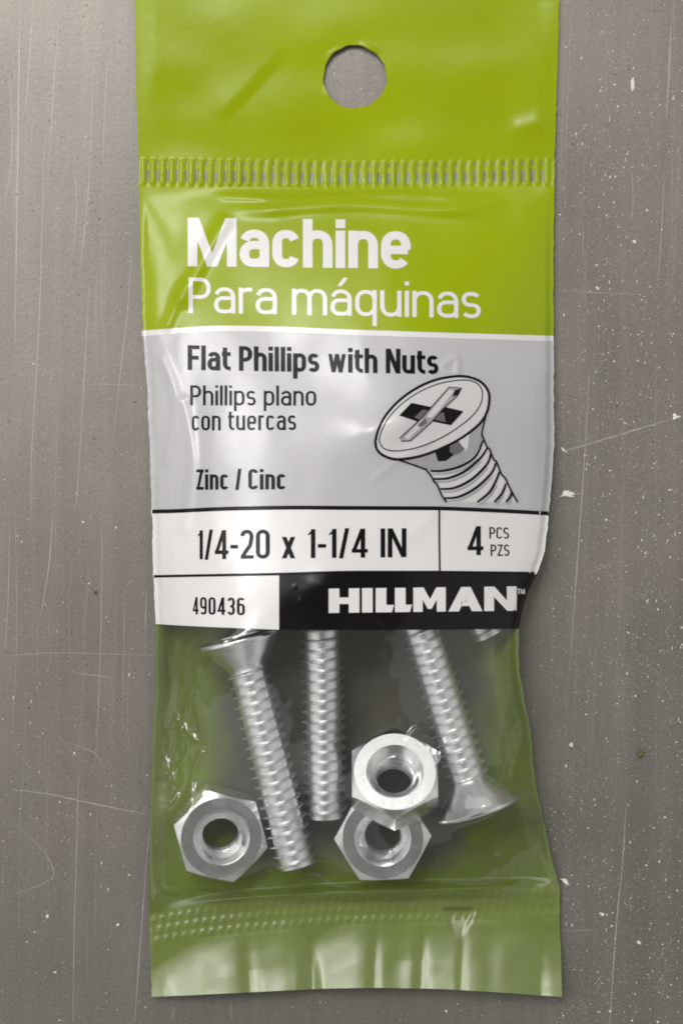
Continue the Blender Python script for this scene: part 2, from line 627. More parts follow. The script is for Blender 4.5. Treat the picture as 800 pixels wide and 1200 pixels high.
nut0 = bpy.data.objects.new("hex_nut", None)
col.objects.link(nut0)
nut0.empty_display_size = 0.005
nb = from_bm("nut_body", nut_bm(), M_zinc, nut0)
edge_split_by_angle(nb.data, 20)
br = from_bm("threaded_bore", bore_bm(), M_zinc, nut0)
edge_split_by_angle(br.data, 50)
nut_list = [  # centre px, centre height mm, corner angle (deg), lean direction (photo deg, counter-clockwise from right), lean, label
    ((258, 976), 3.55, 15, -40, 9, "zinc hex nut lying alone in the lower left corner of the bag"),
    ((462, 913), 7.7, 0, 90, 29, "zinc hex nut tilted on top of the other nut beside the lying screw"),
    ((448, 978), 3.35, -28, -90, 3, "zinc hex nut lying flat, partly covered by the nut on top of it"),
]
for i, (c, cz, ang, ld, lean, lab) in enumerate(nut_list):
    o = nut0 if i == 0 else copy_thing(nut0)
    ax = Vector((-math.sin(math.radians(ld)), math.cos(math.radians(ld)), 0))
    o.matrix_world = (Matrix.Translation(Vector(world_xy(c[0], c[1], cz))) @ Matrix.Rotation(math.radians(lean), 4, ax)
                      @ Matrix.Rotation(math.radians(ang), 4, 'Z'))
    tag(o, lab, "nut", "zinc hex nuts inside the bag")
    contents.append(o)

# ------------------------------------------------------------------ heights of the two films (mm, on the pixel raster)
bpy.context.view_layer.update()
ys = np.arange(Y0, Y1)
L_pts = [(-100, 155), (0, 158), (100, 160), (190, 163), (300, 164), (385, 167), (450, 172), (520, 175), (595, 178), (670, 180), (735, 183),
         (800, 182), (850, 180), (950, 177), (1040, 174), (1085, 175), (1168, 178), (1260, 180)]
R_pts = [(-100, 657), (0, 655), (100, 652), (190, 650), (300, 648), (400, 648.5), (500, 649), (560, 646), (600, 642.5), (640, 639), (660, 634), (675, 627),
         (700, 616), (735, 607), (780, 608), (820, 613), (850, 620), (930, 629), (1000, 645), (1036, 655), (1085, 656), (1168, 658), (1260, 659)]


def edge_curve(pts, seed):
    e = np.interp(ys, [p[0] for p in pts], [p[1] for p in pts])
    k = np.ones(17) / 17
    e = np.convolve(np.pad(e, 8, mode='edge'), k, mode='valid')
    r = np.random.default_rng(seed)
    n1 = np.convolve(r.standard_normal(len(ys) + 6), np.ones(7) / 7, mode='valid')
    n2 = np.convolve(r.standard_normal(len(ys) + 40), np.ones(41) / 41, mode='valid')
    return e + n1 * 0.7 + n2 * 2.0


EL, ER = edge_curve(L_pts, 1), edge_curve(R_pts, 2)


def left(y):
    return np.interp(y, ys, EL)


def right(y):
    return np.interp(y, ys, ER)


XL, XR = EL[:, None], ER[:, None]
D = np.minimum(XX - XL, XR - XX)
U = np.clip((XX - XL) / (XR - XL), 0, 1)
eL = np.interp(ys, [-100, 0, 190, 300, 400, 600, 740, 900, 1040, 1090, 1260], [0.6, 0.6, 0.7, 1.0, 1.6, 2.2, 2.2, 1.3, 0.8, 0.7, 0.7])[:, None]
eR = np.interp(ys, [-100, 0, 190, 300, 500, 640, 740, 820, 930, 1040, 1090, 1260], [0.7, 0.7, 0.8, 1.0, 1.5, 3.2, 5.6, 4.6, 2.0, 1.0, 0.7, 0.7])[:, None]
E = eL + (eR - eL) * U

# content heights -> obstacle
obs = np.zeros((HH, WW))
dg = bpy.context.evaluated_depsgraph_get()
for o in contents:
    for ch in o.children:
        me = ch.data
        n = len(me.vertices)
        co = np.empty(n * 3)
        me.vertices.foreach_get('co', co)
        co = co.reshape(-1, 3)
        me.calc_loop_triangles()
        tri = np.empty(len(me.loop_triangles) * 3, dtype=np.int32)
        me.loop_triangles.foreach_get('vertices', tri)
        tri = tri.reshape(-1, 3)
        mw = np.array(o.matrix_world @ ch.matrix_local)
        wco = co @ mw[:3, :3].T + mw[:3, 3]
        a, b_, c_ = wco[tri[:, 0]], wco[tri[:, 1]], wco[tri[:, 2]]
        area = np.linalg.norm(np.cross(b_ - a, c_ - a), axis=1)
        pick = rng.choice(len(tri), 40000, p=area / area.sum())
        r1, r2 = np.sqrt(rng.random(40000)), rng.random(40000)
        pt = a[pick] * (1 - r1)[:, None] + b_[pick] * (r1 * (1 - r2))[:, None] + c_[pick] * (r1 * r2)[:, None]
        kk = 1.0 / (S * (1 - pt[:, 2] / CAM_H))
        ix = np.clip((pt[:, 0] * kk + 400).astype(int), 0, WW - 1)
        iy = np.clip((600 - pt[:, 1] * kk).astype(int) - Y0, 0, HH - 1)
        np.maximum.at(obs, (iy, ix), pt[:, 2] * 1000)
# fill pinholes by a small dilation
for _ in range(3):
    p = np.pad(obs, 1, mode='edge')
    obs = np.maximum.reduce([p[1:-1, 1:-1], p[:-2, 1:-1], p[2:, 1:-1], p[1:-1, :-2], p[1:-1, 2:]])


def solve(step, init, iters):
    nh, nw = HH // step, WW // step
    ob = obs[:nh * step, :nw * step].reshape(nh, step, nw, step).max(axis=(1, 3))
    e = E[:nh * step:step, :nw * step:step]
    inside = (D[:nh * step:step, :nw * step:step] > 0)
    yv = ys[:nh * step:step][:, None]
    inside &= (yv > 217) & (yv < 1052)
    h = np.where(inside, init if init is not None else np.maximum(e, ob), e)
    p = 0.0011 * step * step / 16
    for _ in range(iters):
        a = 0.25 * (np.roll(h, 1, 0) + np.roll(h, -1, 0) + np.roll(h, 1, 1) + np.roll(h, -1, 1)) + p
        h = np.where(inside, np.maximum(a, np.where(ob > 0.1, ob + 0.6, 0)), e)
    return h


def upsample(a, f, shape):
    iy = (np.arange(shape[0]) + 0.5) / f - 0.5
    ix = (np.arange(shape[1]) + 0.5) / f - 0.5
    iy, ix = np.clip(iy, 0, a.shape[0] - 1.001), np.clip(ix, 0, a.shape[1] - 1.001)
    y0, x0 = iy.astype(int), ix.astype(int)
    ty, tx = (iy - y0)[:, None], (ix - x0)[None, :]
    return (a[y0][:, x0] * (1 - ty) * (1 - tx) + a[y0][:, x0 + 1] * (1 - ty) * tx + a[y0 + 1][:, x0] * ty * (1 - tx) + a[y0 + 1][:, x0 + 1] * ty * tx)


h8 = solve(10, None, 1200)
h4 = solve(5, upsample(h8, 2, (HH // 5, WW // 5)), 1200)
HF = blur(upsample(h4, 5, (HH, WW)), 5, 3)
ed = smooth(0, 26, D)
in_pocket = smooth(217, 235, YY) * (1 - smooth(1035, 1052, YY))
HF = np.where(D > 0, E + (HF - E) * np.clip(smooth(0, 10, D), 0, 1), E)

# header: nearly flat, gently rippled
hdr = 1 - smooth(200, 235, YY)
HF = HF + hdr * ed * (0.45 * vnoise(120, 90, 11) + 0.14 * vnoise(44, 30, 12))
tx_, ty_ = 75 / 109.7, -80 / 109.7                       # a dent running up the header, its far side turned away from the window
al_ = (XX - 255) * tx_ + (YY - 145) * ty_
pp_ = -(XX - 255) * ty_ + (YY - 145) * tx_
HF = HF + 0.26 * (1 - smooth(-9, 9, pp_)) * np.exp(-(np.minimum(pp_, 0) / 45) ** 2) * smooth(-5, 30, al_) * (1 - smooth(80, 125, al_))
# a soft fold that climbs out of the header seal
HF = HF + 0.40 * np.exp(-((YY - 230 - 2 * np.sin(XX / 41.0)) / 5.0) ** 2) * smooth(245, 280, XX) * (1 - smooth(500, 590, XX)) * np.clip(0.8 + 0.5 * vnoise(20, 60, 19), 0, 2)
HF = HF + np.exp(-((YY - 242 - 3 * np.sin(XX / 37.0)) / 9.0) ** 2) * smooth(250, 330, XX) * (1 - smooth(520, 600, XX)) * (0.5 + 0.12 * vnoise(25, 60, 17))
rh_ = np.hypot(XX - 415.5, YY - 90)
HF = HF + 0.22 * np.exp(-((rh_ - 39) / 3.0) ** 2) * np.clip(-0.1 + 1.0 * vnoise(12, 12, 18), 0, 1.6)
# general softness of the label film
lab = smooth(225, 260, YY) * (1 - smooth(720, 760, YY))
HF = HF + lab * ed * (0.30 * vnoise(70, 120, 13) + 0.07 * vnoise(22, 40, 14))
HF = HF + lab * smooth(0, 15, D) * (1 - smooth(40, 100, XX - XL)) * 0.16 * vnoise(16, 70, 15)


def dist_poly(pts, x, y):
    d = np.full(x.shape, 1e9)
    for (ax, ay), (bx, by) in zip(pts, pts[1:]):
        vx, vy = bx - ax, by - ay
        t = np.clip(((x - ax) * vx + (y - ay) * vy) / (vx * vx + vy * vy + 1e-9), 0, 1)
        d = np.minimum(d, np.hypot(x - ax - t * vx, y - ay - t * vy))
    return d


def crease(pts, amp, sig):
    """raise a soft ridge along a line on the front film"""
    xs = [p[0] for p in pts]
    yv = [p[1] for p in pts]
    m = 6 * sig
    x0, x1 = int(max(0, min(xs) - m)), int(min(WW, max(xs) + m))
    y0, y1 = int(min(yv) - m) - Y0, int(max(yv) + m) - Y0
    d = dist_poly(spline(pts, 5), XX[y0:y1, x0:x1], YY[y0:y1, x0:x1])
    HF[y0:y1, x0:x1] += amp * np.exp(-(d / sig) ** 2) * smooth(0, 6, D[y0:y1, x0:x1])


win = smooth(735, 760, YY) * (1 - smooth(1035, 1050, YY))
margin = (1 - smooth(30, 75, XX - XL)) + (1 - smooth(30, 80, XR - XX))
HF = HF + win * smooth(0, 12, D) * margin * (0.30 * vnoise(13, 55, 21) + 0.16 * vnoise(10, 17, 22))
HF = HF + win * ed * (0.10 * vnoise(30, 34, 23) + 0.03 * vnoise(9, 9, 24))
for pts, a, s in [
    # loops and ridges where the slack film has crumpled
    ([(345, 686), (346, 688)], .05, 1.8), ([(352, 702), (352, 704)], .05, 1.8), ([(444, 731), (446, 732)], .06, 2), ([(531, 732), (532, 733)], .06, 2),
    ([(196, 860), (208, 842), (214, 866), (206, 884)], .4, 2.2), ([(206, 838), (216, 872), (212, 896)], .45, 2.0), ([(188, 880), (198, 898), (190, 918)], .4, 2.2),
    ([(196, 905), (206, 930), (194, 948)], .45, 2.2), ([(186, 935), (196, 940), (202, 918)], .35, 2.0), ([(184, 990), (190, 1010), (186, 1030)], .35, 2.2),
    ([(604, 940), (622, 950), (642, 962)], .3, 3), ([(592, 895), (586, 930), (590, 948)], .25, 3), ([(196, 1046), (240, 1040), (280, 1044)], .35, 2.4),
    ([(216, 800), (220, 775), (228, 756), (235, 765), (228, 785), (216, 800)], .35, 2.5), ([(232, 790), (224, 812), (217, 835), (214, 862)], .45, 2.6),
    ([(226, 815), (233, 838), (238, 868)], .35, 2.5), ([(198, 882), (206, 850), (213, 878)], .45, 3.0), ([(213, 850), (224, 862), (230, 868)], .35, 2.5),
    ([(190, 895), (200, 918), (196, 950)], .5, 3.0), ([(194, 960), (192, 1000), (188, 1034), (196, 1044)], .5, 2.6), ([(214, 1010), (204, 1030), (196, 1042)], .4, 2.5),
    ([(235, 882), (227, 905), (222, 935)], .4, 2.6), ([(205, 890), (216, 912), (200, 940)], .35, 3), ([(300, 1042), (345, 1036), (368, 1028), (388, 1040), (425, 1044)], .5, 3.0),
    ([(372, 1008), (392, 1014), (402, 1022)], .3, 2.2), ([(478, 868), (486, 856), (500, 853), (514, 862), (518, 880), (514, 895)], .55, 2.8),
    ([(612, 850), (606, 890), (594, 925)], .35, 4), ([(640, 958), (615, 975), (596, 992)], .3, 5), ([(598, 1030), (585, 1005)], .3, 4), ([(520, 1036), (560, 1038), (600, 1030), (640, 1036)], .3, 3),
    ([(620, 780), (614, 840), (618, 880)], .4, 4),
    ([(190, 760), (200, 800), (192, 850)], .4, 4), ([(510, 600), (470, 640)], .12, 8), ([(520, 428), (534, 420), (536, 436)], .22, 4), ([(440, 560), (480, 530), (500, 520)], .12, 5),
    ([(215, 350), (240, 300), (262, 262)], .42, 9), ([(196, 382), (215, 335)], .25, 6), ([(190, 420), (206, 470), (196, 540)], .25, 6), ([(215, 470), (225, 540), (216, 620)], .25, 7),
    ([(612, 149), (628, 145)], .24, 11),
]:
    low = min(p[1] for p in pts) > 740
    crease(pts, a * (0.72 if low else 1.0), s * (1.45 if low else 1.0))

# heat seal under the header: vertical crimps
rib = 0.5 + 0.5 * np.cos(2 * np.pi * (XX - 168 + 0.012 * (YY - 200)) / 11.25)
rib = smooth(0.15, 0.85, rib)
seal_c = np.interp(XX, [160, 300, 400, 520, 655], [201, 203, 205, 204, 201])
sw = smooth(13.5, 16.0, 17.5 - np.abs(YY - seal_c) + 14) * np.clip((16 - np.abs(YY - seal_c)) / 3.0, 0, 1)
HF = HF + sw * (rib * (0.24 + 0.10 * vnoise(18, 40, 36)) - 0.08) * smooth(0, 5, D)


# heat seal at the foot: four rows of little dashes
def foot_seal(x):
    return np.interp(x, [170, 240, 300, 380, 450, 560, 660], [1072, 1060, 1053, 1047, 1044, 1041, 1038])


v_ = YY - foot_seal(XX)
rows_ = 0.5 + 0.5 * np.cos(2 * np.pi * (v_ - 7) / 12.5)
dash = 0.5 + 0.5 * np.cos(2 * np.pi * (XX + 3 * np.floor(v_ / 12.5)) / 10.6)
fs = smooth(0, 3, v_) * (1 - smooth(30, 46, v_))
HF = HF + fs * smooth(0, 5, D) * ((0.10 + 0.05 * vnoise(40, 25, 35)) * rows_ * smooth(0.2, 0.8, dash) + 0.15 * vnoise(60, 30, 31))
# flap below the foot seal: curls up off the table, with soft flutes
v0 = np.interp(XX, [178, 200, 240, 280, 330, 352, 363, 380, 420, 500, 560, 620, 655], [66, 54, 38, 31, 28, 36, 58, 44, 29, 29, 33, 44, 56])
v0 = blur(v0, 6, 1)
fl = smooth(-6, 34, v_ - v0)
run = np.clip((v_ - v0) / 85.0, 0, 1.3)
LIFT = 2.5 * run ** 1.3
flute = 0.20 * np.sin(2 * np.pi * (XX - 205) / 165 + 0.4) + 0.10 * vnoise(48, 400, 33)
for fx, fw, fd in ((290, 9, .55), (363, 7, .6), (439, 6, .45), (494, 7, .6), (541, 5, .3), (575, 12, .2), (634, 10, .5), (186, 8, .4), (262, 14, -.18), (466, 14, .25)):
    lean = fx + (YY - 1120) * (0.10 if fx < 420 else -0.03)
    flute = flute - 0.62 * fd * np.exp(-((XX - lean) / fw) ** 2)
HF = HF + LIFT + fl * smooth(0, 30, D) * np.clip(run * 1.6, 0.25, 1.0) * flute
HF = HF - 0.5 * np.exp(-np.maximum(np.abs(XX - 537) - 14 * np.clip((1102 - YY) / 34, 0, 1), 0) ** 2 / 18.0) * smooth(1062, 1068, YY) * (1 - smooth(1066, 1104, YY))
HF = HF + fl * 0.03 * vnoise(12, 14, 34)

# back film
floor_ = 0.16 + 0.05 * np.abs(vnoise(50, 50, 41))
HB = floor_ + (E - 0.06 - floor_) * np.exp(-(np.maximum(D, 0) / 17.0) ** 2)
pock = smooth(214, 240, YY) * (1 - smooth(-12, 6, v_))
HB = (HF - 0.12) * (1 - pock) + HB * pock
HB = np.minimum(HB, HF - 0.05)
HB = np.maximum(HB, 0.06)
HF = np.maximum(HF, 0.12)


def normal_map(A):
    gy, gx = np.gradient(A * 0.001 / S)
    return gx, gy


NF, NB = normal_map(HF), normal_map(HB)


def set_mesh(name, verts_px, faces, Hm, Nm, mat, parent, off=0.0, flip=False):
    px, py = verts_px[:, 0], verts_px[:, 1]
    z = sample(Hm, px, py) + off
    x, y, zz = world_xy(px, py, z)
    me = bpy.data.meshes.new(name)
    me.from_pydata(np.stack([x, y, zz], 1).tolist(), [], faces)
    me.update()
    gx, gy = sample(Nm[0], px, py), sample(Nm[1], px, py)
    nrm = np.stack([-gx, gy, np.ones_like(gx)], 1)
    nrm /= np.linalg.norm(nrm, axis=1)[:, None]
    for p in me.polygons:
        p.use_smooth = True
    if me.polygons and me.polygons[0].normal.z < 0:
        me.flip_normals()
    me.normals_split_custom_set_from_vertices(nrm.tolist())
    return link(name, me, mat, parent)


def grid_px(ytop, ybot, step=2.2, xl=None, xr=None, ystep=None):
    nx = int(500 / step)
    u = np.linspace(0, 1, nx)
    fl_, fr_ = xl or left, xr or right
    ny = max(2, int((ybot(400.0) - ytop(400.0)) / (ystep or step)) + 1)
    t = np.linspace(0, 1, ny)
    T, Uu = np.meshgrid(t, u, indexing='ij')
    x = 170 + 470 * Uu
    for _ in range(3):
        y = ytop(x) + (ybot(x) - ytop(x)) * T
        x = fl_(y) + (fr_(y) - fl_(y)) * Uu
    vp = np.stack([x.ravel(), y.ravel()], 1)
    idx = np.arange(nx * ny).reshape(ny, nx)
    f = np.stack([idx[:-1, :-1].ravel(), idx[1:, :-1].ravel(), idx[1:, 1:].ravel(), idx[:-1, 1:].ravel()], 1)
    return vp, f


def const(v):
    return lambda x: np.full_like(np.asarray(x, float), v)


def curve_fn(pts):
    xs, yv = [p[0] for p in pts], [p[1] for p in pts]
    dense = np.arange(100, 720)
    c = np.interp(dense, xs, yv)
    c = np.convolve(np.pad(c, 20, mode='edge'), np.ones(41) / 41, mode='valid')
    return lambda x: np.interp(x, dense, c)


B1 = curve_fn([(160, 388.5), (200, 385), (250, 381.5), (320, 382.5), (400, 386), (520, 390), (655, 394)])
B2 = curve_fn([(160, 597.5), (200, 597), (260, 594), (340, 592.5), (400, 593), (520, 593.5), (600, 597), (650, 600)])
B3 = curve_fn([(160, 677), (240, 675.5), (327, 674), (400, 671.5), (520, 671.5), (640, 673)])
B4 = curve_fn([(160, 730), (230, 734), (325, 738), (400, 738.5), (520, 738), (640, 736.5)])
SEAL_T = curve_fn([(160, 185), (300, 187), (400, 189), (520, 188), (655, 185)])
SEAL_B = curve_fn([(160, 217), (300, 219.5), (400, 221.5), (520, 220), (655, 217)])
BOT = curve_fn([(160, 1169), (230, 1166), (300, 1162.5), (380, 1158.5), (440, 1157.5), (520, 1159), (600, 1164), (660, 1168.5)])
FOOT_B = lambda x: foot_seal(x) + 46

# ------------------------------------------------------------------ the bag
bag = bpy.data.objects.new("hardware_bag", None)
col.objects.link(bag)
bag.empty_display_size = 0.01
tag(bag, "green and clear plastic hardware bag with printed label and hang hole, on the metal tabletop", "plastic bag")

HC, HR = (415.5, 90.0), 37.0
hole_r = lambda th: HR * (1 + 0.012 * np.sin(3 * th + 1) + 0.010 * np.sin(7 * th) + 0.008 * np.sin(13 * th))


def punch(vp, f):
    """cut the hang hole out of a pixel grid and round its rim"""
    dx, dy = vp[:, 0] - HC[0], vp[:, 1] - HC[1]
    r, th = np.hypot(dx, dy), np.arctan2(dy, dx)
    inside = r < hole_r(th)
    cnt = inside[f].sum(axis=1)
    keep = f[cnt < 4]
    cand = np.unique(f[(cnt > 0) & (cnt < 4)].ravel())
    cand = cand[inside[cand]]
    vp = vp.copy()
    vp[cand, 0] = HC[0] + hole_r(th[cand]) * np.cos(th[cand])
    vp[cand, 1] = HC[1] + hole_r(th[cand]) * np.sin(th[cand])
    return vp, keep


def compact(vp, f):
    used, inv = np.unique(f.ravel(), return_inverse=True)
    return vp[used], inv.reshape(f.shape).tolist()


vp, f = grid_px(const(-70.0), BOT, 2.6)
vp, f = compact(*punch(vp, f))
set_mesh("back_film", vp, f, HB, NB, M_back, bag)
vp, f = grid_px(const(-70.0), SEAL_T, 2.2)
vp, f = compact(*punch(vp, f))
header = set_mesh("header_flap", vp, f, HF, NF, M_green, bag)
vp, f = grid_px(SEAL_T, SEAL_B, 1.8)
seal = set_mesh("top_seal", vp, f.tolist(), HF, NF, M_green, bag)
vp, f = grid_px(SEAL_B, B1, 2.2)
green_panel = set_mesh("green_panel", vp, f.tolist(), HF, NF, M_green, bag)
vp, f = grid_px(B1, B2, 2.2)
grey_panel = set_mesh("grey_panel", vp, f.tolist(), HF, NF, M_grey, bag)
vp, f = grid_px(B2, B3, 2.2)
white_panel = set_mesh("size_panel", vp, f.tolist(), HF, NF, M_white, bag)
vp, f = grid_px(B3, B4, 2.2, xr=lambda y: np.full_like(y, 327.0))
number_panel = set_mesh("number_panel", vp, f.tolist(), HF, NF, M_white, bag)
vp, f = grid_px(B3, B4, 2.2, xl=lambda y: np.full_like(y, 327.0))
black_band = set_mesh("brand_band", vp, f.tolist(), HF, NF, M_black, bag)
vp, f = grid_px(B4, foot_seal, 1.8)
window = set_mesh("clear_window", vp, f.tolist(), HF, NF, M_clear, bag)
vp, f = grid_px(foot_seal, FOOT_B, 1.5)
foot = set_mesh("bottom_seal", vp, f.tolist(), HF, NF, M_flap, bag)
vp, f = grid_px(FOOT_B, BOT, 2.0)
flap = set_mesh("bottom_flap", vp, f.tolist(), HF, NF, M_flap, bag)


# ------------------------------------------------------------------ print on the bag (laid on the film, following its folds)
def lay(name, bm, mats, parent, off, cell=4.0, spread=1.0):
    """cut a flat pixel-space mesh into small cells and lay it on the front film"""
    xs = [v.co.x for v in bm.verts]
    yv = [v.co.y for v in bm.verts]
    for ax, lo_, hi_ in ((0, min(xs), max(xs)), (1, min(yv), max(yv))):
        k = math.floor(lo_ / cell) + 1
        while k * cell < hi_:
            co = Vector((k * cell, 0, 0)) if ax == 0 else Vector((0, k * cell, 0))
            no = Vector((1, 0, 0)) if ax == 0 else Vector((0, 1, 0))
            bmesh.ops.bisect_plane(bm, geom=bm.verts[:] + bm.edges[:] + bm.faces[:], dist=1e-4, plane_co=co, plane_no=no)
            k += 1
    bm.verts.index_update()
    vp = np.array([(v.co.x, v.co.y) for v in bm.verts])
    ex = np.array([v.co.z for v in bm.verts]) * spread
    fs_, mi = [], []
    for f_ in bm.faces:
        fs_.append([v.index for v in f_.verts])
        mi.append(f_.material_index)
    bm.free()
    o = set_mesh(name, vp, fs_, HF, NF, mats, parent, off + ex)
    o.data.polygons.foreach_set('material_index', mi)
    bad = [p for p in o.data.polygons if p.normal.z < 0]
    return o


def poly(bm, pts, layer=0.0, mi=0):
    """filled outline in pixel space"""
    vs = [bm.verts.new((x, y, layer)) for x, y in pts]
    es = [bm.edges.new((vs[i], vs[(i + 1) % len(vs)])) for i in range(len(vs))]
    r = bmesh.ops.triangle_fill(bm, edges=es, use_beauty=True)
    for g in r['geom']:
        if isinstance(g, bmesh.types.BMFace):
            g.material_index = mi
            g.normal_update()
            if g.normal.z > 0:
                g.normal_flip()


def stroke(bm, pts, w, layer=0.0, mi=0, sub=6, taper=0.0, smooth_line=True):
    P = spline(pts, sub) if smooth_line else pts
    n = len(P)
    prev = None
    for i, (x, y) in enumerate(P):
        a, c = P[max(0, i - 1)], P[min(n - 1, i + 1)]
        dx, dy = c[0] - a[0], c[1] - a[1]
        L = math.hypot(dx, dy) or 1
        t = i / (n - 1)
        ww = w * (1 - taper * (1 - math.sin(math.pi * t)))
        nx, ny = -dy / L * ww / 2, dx / L * ww / 2
        cur = [bm.verts.new((x + s * nx, y + s * ny, layer)) for s in (-1, 1)]
        if prev:
            f_ = bm.faces.new((prev[0], cur[0], cur[1], prev[1]))
            f_.material_index = mi
            f_.normal_update()
            if f_.normal.z > 0:
                f_.normal_flip()
        prev = cur


# --- lettering: every character is drawn with a pen of even width, in pixels
def arc(cx, cy, rx, ry, a0, a1, n=None):
    n = n or max(4, int(abs(a1 - a0) / 9))
    out = []
    for i in range(n + 1):
        t = math.radians(a0 + (a1 - a0) * i / n)
        c, s_ = math.cos(t), math.sin(t)
        out.append((cx + rx * math.copysign(abs(c) ** 0.86, c), cy + ry * math.copysign(abs(s_) ** 0.86, s_)))
    return out


WIDTHS = dict(M=.92, F=.52, P=.58, N=.64, Z=.54, C=.58, I=0.0, S=.56, T=.56, a=.56, c=.52, e=.56, h=.56, i=0.0, l=0.0, m=.92, n=.56, o=.57,
              p=.57, q=.57, r=.36, s=.50, t=.38, u=.56, w=.82, x=.50)
WIDTHS.update({'1': .28, '2': .52, '3': .52, '4': .56, '6': .53, '9': .53, '0': .53, '/': .36, '-': .30, '\u00e1': .56, ' ': .22})


def glyph(ch, W, w, H, X):
    """-> pen paths ('p', points), ('c', closed points) and filled shapes ('f', points); y up from the baseline"""
    h = w / 2
    out = []
    L = lambda *p: out.append(('p', list(p)))
    V = lambda x, y0, y1: L((x, y0), (x, y1))
    hh = h * HC_

    def diag(x0, y0, x1, y1, k=1.0):
        d = w * k * math.hypot(x1 - x0, y1 - y0) / abs(y1 - y0) / 2
        d = min(d, w * 0.9)
        out.append(('f', [(x0 - d, y0), (x0 + d, y0), (x1 + d, y1), (x1 - d, y1)]))

    cx = W / 2
    rx = W / 2 - h

    def ring(x0, x1, y0, y1):
        c, r_ = (x0 + x1) / 2, (x1 - x0) / 2
        ry = min((y1 - y0) / 2, r_ * 1.12)
        out.append(('c', arc(c, y1 - ry, r_, ry, 0, 180) + arc(c, y0 + ry, r_, ry, 180, 360)))
    ry = min((X - 2 * hh) / 2, rx * 1.12)
    Ry = min((H - 2 * hh) / 2, rx * 1.12)
    if ch in 'nhmu\u00e1arceqpos' and ch in 'nh':
        V(h, 0, H if ch == 'h' else X)
        L(*(arc(cx, X - hh - ry, rx, ry, 172, 0) + [(W - h, 0)]))
    elif ch == 'm':
        V(h, 0, X)
        r2 = (W - 2 * h) / 4
        y2 = min((X - 2 * hh) / 2, r2 * 1.15)
        for k in (1, 3):
            L(*(arc(h + k * r2, X - hh - y2, r2, y2, 172, 0) + [(h + (k + 1) * r2, 0)]))
    elif ch == 'u':
        V(W - h, 0, X)
        L(*([(h, X)] + arc(cx, hh + ry, rx, ry, 180, 352)))
    elif ch == 'r':
        V(h, 0, X)
        L(*arc(h + (W - h) * .78, X - hh - ry, (W - h) * .78, ry, 172, 78))
    elif ch in 'a\u00e1':
        L(*([(W - h, 0)] + arc(cx, X - hh - ry * .95, rx, ry * .95, 0, 160)))
        b = X * .585
        rb = (b - hh) / 2
        rbx = min(rb * 1.15, rx)
        L(*([(W - h, b)] + arc(h + rbx, hh + rb, rbx, rb, 90, 270) + arc(W - h - rbx * .95, hh + rb, rbx * .95, rb, 278, 352)))
        if ch != 'a':
            diag(cx - w * .35, X + w * .75, cx + w * 1.05, H * 1.075, .85)
    elif ch == 'c':
        L(*(arc(cx, X - hh - ry, rx, ry, 22, 180) + arc(cx, hh + ry, rx, ry, 180, 338)))
    elif ch == 'e':
        m = X * .50
        L((h, m), (W - h * .6, m))
        L(*([(W - h, m)] + arc(cx, X - hh - ry, rx, ry, 0, 180) + arc(cx, hh + ry, rx, ry, 180, 325)))
    elif ch == 'o':
        ring(h, W - h, hh, X - hh)
    elif ch == 'p':
        V(h, -H * .28, X)
        ring(h, W - h, hh, X - hh)
    elif ch == 'q':
        V(W - h, -H * .28, X)
        ring(h, W - h, hh, X - hh)
    elif ch in 'sS':
        T = X if ch == 's' else H
        r1 = (T - 2 * hh) / 4
        L(*(arc(cx, T - hh - r1, rx, r1, 28, 262) + arc(cx, hh + r1, rx, r1, 82, -152)))
    elif ch == 't':
        sx = W * .30 + h * .2
        r1 = min(W - sx, X * .35)
        L(*([(sx, H * .93)] + arc(sx + r1, hh + r1, r1, r1, 180, 268) + [(W, hh)]))
        L((0, X - hh), (W, X - hh))
    elif ch == 'i':
        V(h, 0, X)
        V(h, H - w * 1.05 * HC_, H)
    elif ch in 'lI':
        V(h, 0, H)
    elif ch == 'w':
        for k in range(4):
            a, b = h * 1.1 + k * (W - 2.2 * h) / 4, h * 1.1 + (k + 1) * (W - 2.2 * h) / 4
            diag(a, X if k % 2 == 0 else 0, b, 0 if k % 2 == 0 else X, .86)
    elif ch == 'x':
        diag(h * 1.1, X, W - h * 1.1, 0)
        diag(h * 1.1, 0, W - h * 1.1, X)
    elif ch == 'M':
        V(h, 0, H)
        V(W - h, 0, H)
        diag(h * 1.25, H, cx, 0, .98)
        diag(W - h * 1.25, H, cx, 0, .98)
    elif ch == 'N':
        V(h, 0, H)
        V(W - h, 0, H)
        diag(h * 1.1, H, W - h * 1.1, 0, .95)
    elif ch == 'F':
        V(h, 0, H)
        L((h, H - hh), (W, H - hh))
        L((h, H * .50), (W * .92, H * .50))
    elif ch == 'T':
        V(cx, 0, H)
        L((0, H - hh), (W, H - hh))
    elif ch == 'P':
        V(h, 0, H)
        y1, y0 = H - hh, H * .45
        r1 = (y1 - y0) / 2
        rp = min(r1, (W - 2 * h) * .7)
        L(*([(h, y1)] + arc(W - h - rp, y1 - r1, rp, r1, 90, -90) + [(h, y0)]))
    elif ch == 'Z':
        L((0, H - hh), (W, H - hh))
        L((0, hh), (W, hh))
        diag(h * 1.1, 0, W - h * 1.1, H, .9)
    elif ch == 'C':
        L(*(arc(cx, H - hh - Ry, rx, Ry, 15, 180) + arc(cx, hh + Ry, rx, Ry, 180, 345)))
    elif ch == '0':
        ring(h, W - h, hh, H - hh)
    elif ch == '1':
        V(W - h, 0, H)
        diag(h * .4, H * .80, W - h * 1.1, H * .955, .42)
    elif ch == '2':
        L(*(arc(cx, H - hh - Ry, rx, Ry, 172, -12) + [(W * .74, H * .46), (W * .40, H * .24), (h * 1.2, hh * 1.2)]))
        L((h * .3, hh), (W, hh))
    elif ch == '3':
        r1 = (H - 2 * hh) / 4
